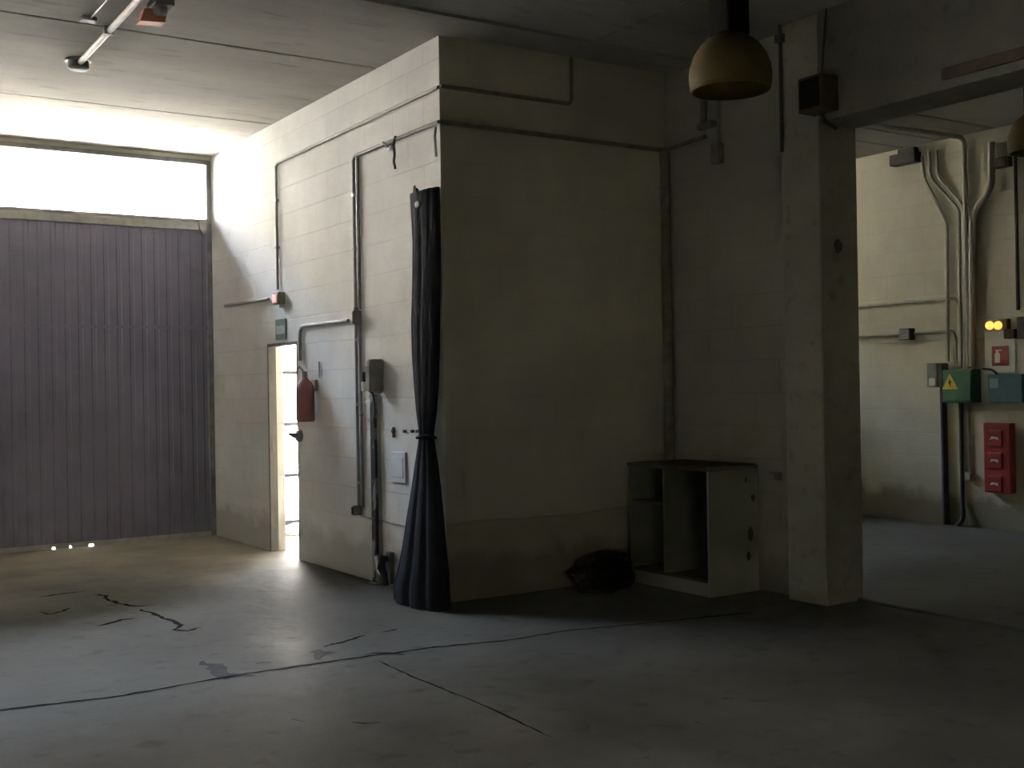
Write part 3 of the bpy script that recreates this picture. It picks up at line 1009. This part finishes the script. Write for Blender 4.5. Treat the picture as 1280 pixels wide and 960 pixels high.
# ------------------------------------------------------------------ hanging lamps
def lamp(cx, cy, zc_, label, k=1.0):
    """zc_ : mid height of the reflector"""
    t = thing('pendant_lamp', label, 'lamp', (cx, cy, zc_ - .16 * k), 'amber pendant lamps')
    zb0 = zc_ - .16 * k
    prof = [(.215, 0), (.226, .02), (.232, .07), (.226, .13), (.205, .19), (.165, .25), (.115, .29), (.085, .305)]
    inner = [(r - .006, h) for r, h in prof]
    m = MB().lathe((cx, cy, zb0), [(r * k, h * k) for r, h in prof + inner[::-1]] , 48, caps=False)
    # close the lip
    m.build('reflector', M['shade'], t, True)
    MB().lathe((cx, cy, zb0), [(.219 * k, -.006), (.224 * k, .004), (.224 * k, .012), (.210 * k, .012), (.208 * k, -.006), (.219 * k, -.006)], 48, caps=False).build('rim', M['shade'], t, True)
    bz = zb0 + .30 * k
    MB().box(cx - .082 * k, cx + .082 * k, cy - .082 * k, cy + .082 * k, bz, bz + .40 * k, .015).build('ballast_housing', M['ballast'], t)
    MB().lathe((cx, cy, bz - .05 * k), [(.09 * k, 0), (.09 * k, .06 * k)], 24).build('collar', M['ballast'], t, True)
    MB().lathe((cx, cy, zb0 + .10 * k), [(.02 * k, 0), (.045 * k, .04 * k), (.05 * k, .10 * k), (.03 * k, .15 * k), (.025 * k, .19 * k)], 20).build('bulb', M['teal_light'], t, True)
    MB().tube([(cx, cy, bz + .39 * k), (cx, cy, H)], .012, 10).build('hanger', M['dark_pipe'], t, True)
    return t


LD = 6.5
d = fw * F + rt * (912.5 - 640) - up * (77 - 480)
p = CAM + d / F * LD
lamp(p.x, p.y, p.z, 'amber dome pendant lamp under a black housing in front of the shaded wall')
d = fw * F + rt * (1299 - 640) - up * (163 - 480)
p = CAM + d / F * 9.0
lamp(p.x, p.y, p.z, 'amber pendant lamp cut off at the right edge beyond the beam')

# ------------------------------------------------------------------ things on the ceiling near the gate
q1 = at(98, 80, 2, H - .03)
lx = q1.x
t = thing('lighting_conduit', 'long pale pipe along the ceiling ending in a round box', 'pipe', (lx, q1.y, H - .03))
MB().tube([(lx + .0, q1.y - .05, H - .032), (lx - .03, -3.0, H - .032)], .022, 12).build('pipe', M['frame_white'], t, True)
MB().lathe((lx - .0, q1.y, H - .075), [(.06, 0), (.078, .012), (.078, .075)], 24).build('round_box', M['box_grey'], t, True)
MB().lathe((lx - .0, q1.y, H - .012), [(.098, 0), (.098, .012)], 24).build('base_plate', M['white_plastic'], t, True)
for y in (.98, -.2):
    MB().box(lx - .045, lx + .02, y - .02, y + .02, H - .06, H, .004).build('clip', M['galv'], t)
q = at(194, 12, 2, H - .05)
t = thing('alarm_beacon', 'orange-red lens under a dark fitting on the ceiling', 'alarm', (q.x, q.y, H))
MB().box(q.x - .04, q.x + .09, q.y - .14, q.y + .06, H - .05, H, .008).build('base', M['box_grey'], t)
MB().prism([(q.x - .10, q.y + .0, H - .14), (q.x + .05, q.y - .05, H - .14), (q.x + .07, q.y - .05, H - .05), (q.x - .07, q.y + .0, H - .05)], (0, .10, 0)).build('lens', M['signal'], t)
MB().lathe((q.x + .02, q.y - .05, H - .10), [(.03, 0), (.045, .02), (.045, .06)], 16).build('bulb_cap', M['dark_steel'], t, True)
q = at(107, 24, 2, H - .02)
t = thing('ceiling_clip', 'small dark bracket with thin wire on the stained ceiling left of the pale pipe', 'bracket', (q.x, q.y, H))
MB().box(q.x - .03, q.x + .07, q.y - .03, q.y + .05, H - .03, H, .006).build('plate', M['dark_steel'], t)
MB().tube([(q.x + .03, q.y, H - .012), (q.x + .05, q.y - 1.2, H - .01)], .006, 8).build('wire', M['galv'], t, True)

# ------------------------------------------------------------------ far wall of the neighbouring bay (plane x = XR)
def W(px, py, off=0.0):
    v = at(px, py, 0, XR)
    v.x = XR - off
    return v


o = .03
conduit('leftmost bent pipe on the far wall, down to the grey open box', [[W(1155, 196, o), W(1158, 226, o), W(1186, 276, o), W(1187, 452, o)]], .018, M['pipe_cream'], bend=.05)
conduit('second bent pipe from the left on the far wall above the green box', [[W(1164, 190, o), W(1165, 222, o), W(1201, 262, o), W(1203, 460, o)]], .016, M['pipe_cream'], bend=.05)
conduit('third bent pipe from the left on the far wall above the green box', [[W(1173, 188, o), W(1174, 220, o), W(1207, 258, o), W(1208.5, 460, o)]], .016, M['pipe_cream'], bend=.05)
v0, v1 = W(1207, 180, .035), W(1213, 460, .035)
yj = v1.y
conduit('pipe crossing the ceiling and turning straight down the far wall to the green box',
        [[(BX1 + .5, yj + .3, H - .035), (XR - .035, yj, H - .035), (XR - .035, yj, v1.z)]], .026, M['pipe_cream'], bend=.1)
q = [W(1243, 178, .05), W(1243, 236, .05), W(1219, 268, .05), W(1219, 458, .05)]  # wide round bend in a cream tone
conduit('wide cream tube bending down the far wall right of the thin pipes', [q], .036, M['pipe_cream'], bend=.1)
q = [W(1273, 150, .03), W(1275, 400, .03)]
conduit('upright dark pipe on the far wall below the right edge lamp', [[(XR - .03, q[1].y, H - .02), (XR - .03, q[1].y, q[1].z + .1)]], .018, M['dark_pipe'])
conduit('upper level pipe on the far wall, ending in an elbow at the upright pipes', [[W(1040, 386, .025), W(1196, 373, .025), W(1201, 382, .03), W(1201, 450, .025)]], .018, M['pipe_cream'], bend=.05)
conduit('lower level pipe on the far wall, with the dark box on it', [[W(1040, 422, .025), W(1130, 418, .025)], [W(1145, 417, .025), W(1193, 414, .025), W(1197, 424, .03), W(1197, 455, .025)]], .018, M['pipe_cream'], bend=.05)


def fbox(name, label, cat, p0, p1, depth, mat, bev=.008, part='case', group=None):
    a, b = W(*p0), W(*p1)
    t = thing(name, label, cat, (XR, (a.y + b.y) / 2, b.z), group)
    MB().box(XR - depth, XR, a.y, b.y, a.z, b.z, bev).build(part, mat, t)
    return t, a, b


t, a, b = fbox('junction_box', 'small dark box on the lower level pipe of the far wall', 'electrical box', (1130, 411), (1144, 425), .09, M['black'])
MB().box(XR - .10, XR - .088, a.y - .01, b.y + .01, a.z - .01, b.z + .01, .003).build('lid', M['box_grey'], t)
t, a, b = fbox('fuse_box', 'narrow grey box with pale cover at the left of the green cabinet', 'electrical box', (1171, 454), (1186, 484), .12, M['box_grey'])
MB().box(XR - .132, XR - .118, a.y + .03, b.y + .05, a.z + .0, b.z, .004).build('cover', M['box_beige'], t)
MB().box(XR - .138, XR - .13, a.y - .0, b.y + .07, b.z + .02, b.z + .1, .002).build('label_strip', M['sign_white'], t)
t, a, b = fbox('distribution_cabinet', 'green electrical cabinet with yellow warning triangle on the far wall', 'electrical box', (1188, 462), (1227, 503), .14, M['green'])
MB().box(XR - .152, XR - .138, a.y - .02, b.y + .02, a.z - .02, b.z + .02, .006).build('door', M['green'], t)
tr = W(1199, 477)
s = .10
MB().prism([(XR - .153, tr.y + s, tr.z - s * .8), (XR - .153, tr.y - s, tr.z - s * .8), (XR - .153, tr.y, tr.z + s * .9)], (-.004, 0, 0)).build('warning_triangle', M['yellow'], t)
MB().prism([(XR - .157, tr.y + .012, tr.z + .035), (XR - .157, tr.y - .022, tr.z - .01), (XR - .157, tr.y - .002, tr.z - .012), (XR - .157, tr.y - .012, tr.z - .06), (XR - .157, tr.y + .022, tr.z - .002), (XR - .157, tr.y + .004, tr.z + .0)], (-.002, 0, 0)).build('bolt_symbol', M['black'], t)
t, a, b = fbox('meter_box', 'blue-green box with pale window beside the green cabinet', 'electrical box', (1246, 468), (1290, 503), .16, M['teal'])
w0, w1 = W(1249, 473), W(1260, 485)
MB().box(XR - .166, XR - .158, w0.y, w1.y, w0.z, w1.z, .003).build('window', M['teal_light'], t)
MB().tube([W(1232, 461, .05), W(1244, 462, .06), W(1251, 466, .08), W(1255, 472, .08)], .012, 8, bend=.03).build('cable', M['black'], t, True)
t, a, b = fbox('emergency_light', 'emergency light with two glowing amber lamps on the far wall', 'light', (1236, 400), (1264, 412), .07, M['box_beige'], .006)
for px in (1242.5, 1253):
    q = W(px, 407)
    MB().lathe((XR - .07, q.y, q.z), [(.045, 0), (.040, -.02), (.022, -.035), (.004, -.04)], 18, 0).build('lamp', M['led_amber'], t, True)
t, a, b = fbox('dark_fitting', 'dark brown fitting below the amber emergency light at the right edge', 'fitting', (1263, 412), (1276, 423), .12, M['wood'], .006)
MB().box(XR - .10, XR, a.y - .28, b.y - .02, a.z - .1, a.z + .12, .008).build('side_case', M['dark_pipe'], t)
t, a, b = fbox('backing_board', 'pale board behind the red sign on the far wall', 'board', (1231, 412), (1270, 465), .012, M['sign_white'], .003, 'board')
t = thing('extinguisher_sign', 'faded red fire extinguisher sign on the pale board', 'sign', W(1251, 458))
a, b = W(1241, 433), W(1262, 457)
MB().box(XR - .02, XR - .012, a.y, b.y, a.z, b.z, .001).build('plate', M['sign_red'], t)
cy_, cz_ = (a.y + b.y) / 2 + .03, (a.z + b.z) / 2
m = MB().box(XR - .023, XR - .0195, cy_ - .03, cy_ + .03, cz_ - .07, cz_ + .03, .001)
m.box(XR - .023, XR - .0195, cy_ - .012, cy_ + .012, cz_ + .03, cz_ + .055)
m.box(XR - .023, XR - .0195, cy_ - .05, cy_ + .02, cz_ + .05, cz_ + .065)
m.build('pictogram', M['sign_white'], t)
t, a, b = fbox('socket_panel', 'tall dark red socket panel with three white markings on the far wall', 'electrical panel', (1236, 528), (1271, 617), .10, M['red_panel'], .012)
for k, py in enumerate((547, 575, 604)):
    q = W(1251, py)
    s = MB().box(XR - .112, XR - .098, q.y - .085, q.y + .085, q.z - .085, q.z + .085, .012).build('socket', M['red_panel'], t)
    MB().prism([(XR - .1125, q.y + .05, q.z - .018), (XR - .1125, q.y + .03, q.z + .014), (XR - .1125, q.y - .04, q.z + .008), (XR - .1125, q.y - .05, q.z - .02), (XR - .1125, q.y, q.z - .004)], (-.003, 0, 0)).build('marking', M['sign_white'], s)
conduit('thick upright pipe from the green cabinet to the floor, left of its pair', [[(XR - .03, W(1183, 600).y, 1.5), (XR - .03, W(1184, 600).y, .022)]], .035, M['dark_pipe'])
yq = W(1205, 600).y
conduit('thin upright pipe from the green cabinet to the floor, right of its pair', [[(XR - .03, yq, 1.38), (XR - .03, yq, .3), (XR - .06, yq - .03, .1), (XR - .05, yq + .06, .022)]], .024, M['dark_pipe'], bend=.06)
q = W(1214, 595)
conduit('short thin pipe under the green cabinet to the little socket', [[(XR - .02, q.y, 1.36), (XR - .02, q.y, q.z + .04)]], .012, M['grey_pipe'])
t, a, b = fbox('wall_socket', 'little grey-brown socket below the green cabinet', 'socket', (1210, 590), (1219, 601), .06, M['box_grey'])
MB().box(XR - .066, XR - .058, a.y - .015, b.y + .015, a.z - .015, b.z + .015, .003).build('cover', M['box_beige'], t)
t, a, b = fbox('ceiling_fitting', 'small dark fitting at the top of the far wall left of the pipes', 'fitting', (1120, 196), (1152, 203), .12, M['dark_pipe'], .01)
MB().box(XR - .10, XR - .02, a.y - .1, b.y + .02, a.z, a.z + .05, .006).build('clip', M['dark_pipe'], t)
t, a, b = fbox('cable_box', 'small brown box high on the far wall left of the edge lamp', 'electrical box', (1247, 199), (1266, 208), .08, M['wood'], .006)
MB().box(XR - .086, XR - .078, a.y - .02, b.y + .02, a.z - .01, b.z + .01, .002).build('lid', M['wood'], t)

# ------------------------------------------------------------------ light
w = bpy.data.worlds.new('sky')
bpy.context.scene.world = w
w.use_nodes = True
N, L = w.node_tree.nodes, w.node_tree.links
bg = N['Background']
sky = N.new('ShaderNodeTexSky')
sky.sky_type = 'NISHITA'
sky.sun_disc = False
SUN_EL, SUN_AZ = math.radians(40), math.radians(127)
sky.sun_elevation = SUN_EL
sky.sun_rotation = SUN_AZ
sky.air_density = 1.0
sky.dust_density = 2.5
hs = N.new('ShaderNodeHueSaturation')
hs.inputs['Saturation'].default_value = .38
L.new(sky.outputs[0], hs.inputs['Color'])
L.new(hs.outputs[0], bg.inputs['Color'])
bg.inputs['Strength'].default_value = 2.8

sd = bpy.data.lights.new('sun', 'SUN')
so = bpy.data.objects.new('sun', sd)
C.objects.link(so)
sd.energy = 12
sd.angle = math.radians(.6)
sd.color = (1, .96, .90)
sdir = Vector((.8, -.6, .85))      # from the scene towards the sun
so.rotation_euler = sdir.to_track_quat('Z', 'Y').to_euler()
so.location = (0, 0, 12)


def portal(name, c, sx, sy, rot):
    """tells the renderer where daylight enters; gives off no light of its own"""
    ld = bpy.data.lights.new(name, 'AREA')
    ld.shape = 'RECTANGLE'
    ld.size, ld.size_y = sx, sy
    ld.cycles.is_portal = True
    ob = bpy.data.objects.new(name, ld)
    C.objects.link(ob)
    ob.location = c
    ob.rotation_euler = rot


portal('daylight_opening', ((GX0) / 2, YF + .14, (WZ0 + WZ1) / 2), -GX0, WZ1 - WZ0, (-PI / 2, 0, 0))
portal('daylight_opening', (4.45, YF + .16, 3.7), 3.7, .8, (-PI / 2, 0, 0))
portal('daylight_opening', (BLK + .02, (DY0 + DY1) / 2, DZ / 2), DZ, DY1 - DY0, (0, PI / 2, 0))
portal('daylight_opening', ((RX0 + RX1) / 2, YB + .02, (RZ0 + RZ1) / 2), RX1 - RX0, RZ1 - RZ0, (PI / 2, 0, 0))
portal('daylight_opening', ((BLK + XC) / 2, YF + .18, 2.1), XC - BLK, 4.4, (-PI / 2, 0, 0))

sc = bpy.context.scene
sc.view_settings.view_transform = 'Standard'
sc.view_settings.look = 'None'
sc.view_settings.gamma = 1
sc.view_settings.use_curve_mapping = False
sc.view_settings.exposure = 3.5
sc.cycles.use_denoising = True
sc.cycles.max_bounces = 14
sc.cycles.diffuse_bounces = 8
sc.cycles.transparent_max_bounces = 12
sc.cycles.sample_clamp_indirect = 20
sc.cycles.caustics_reflective = False
sc.cycles.caustics_refractive = False
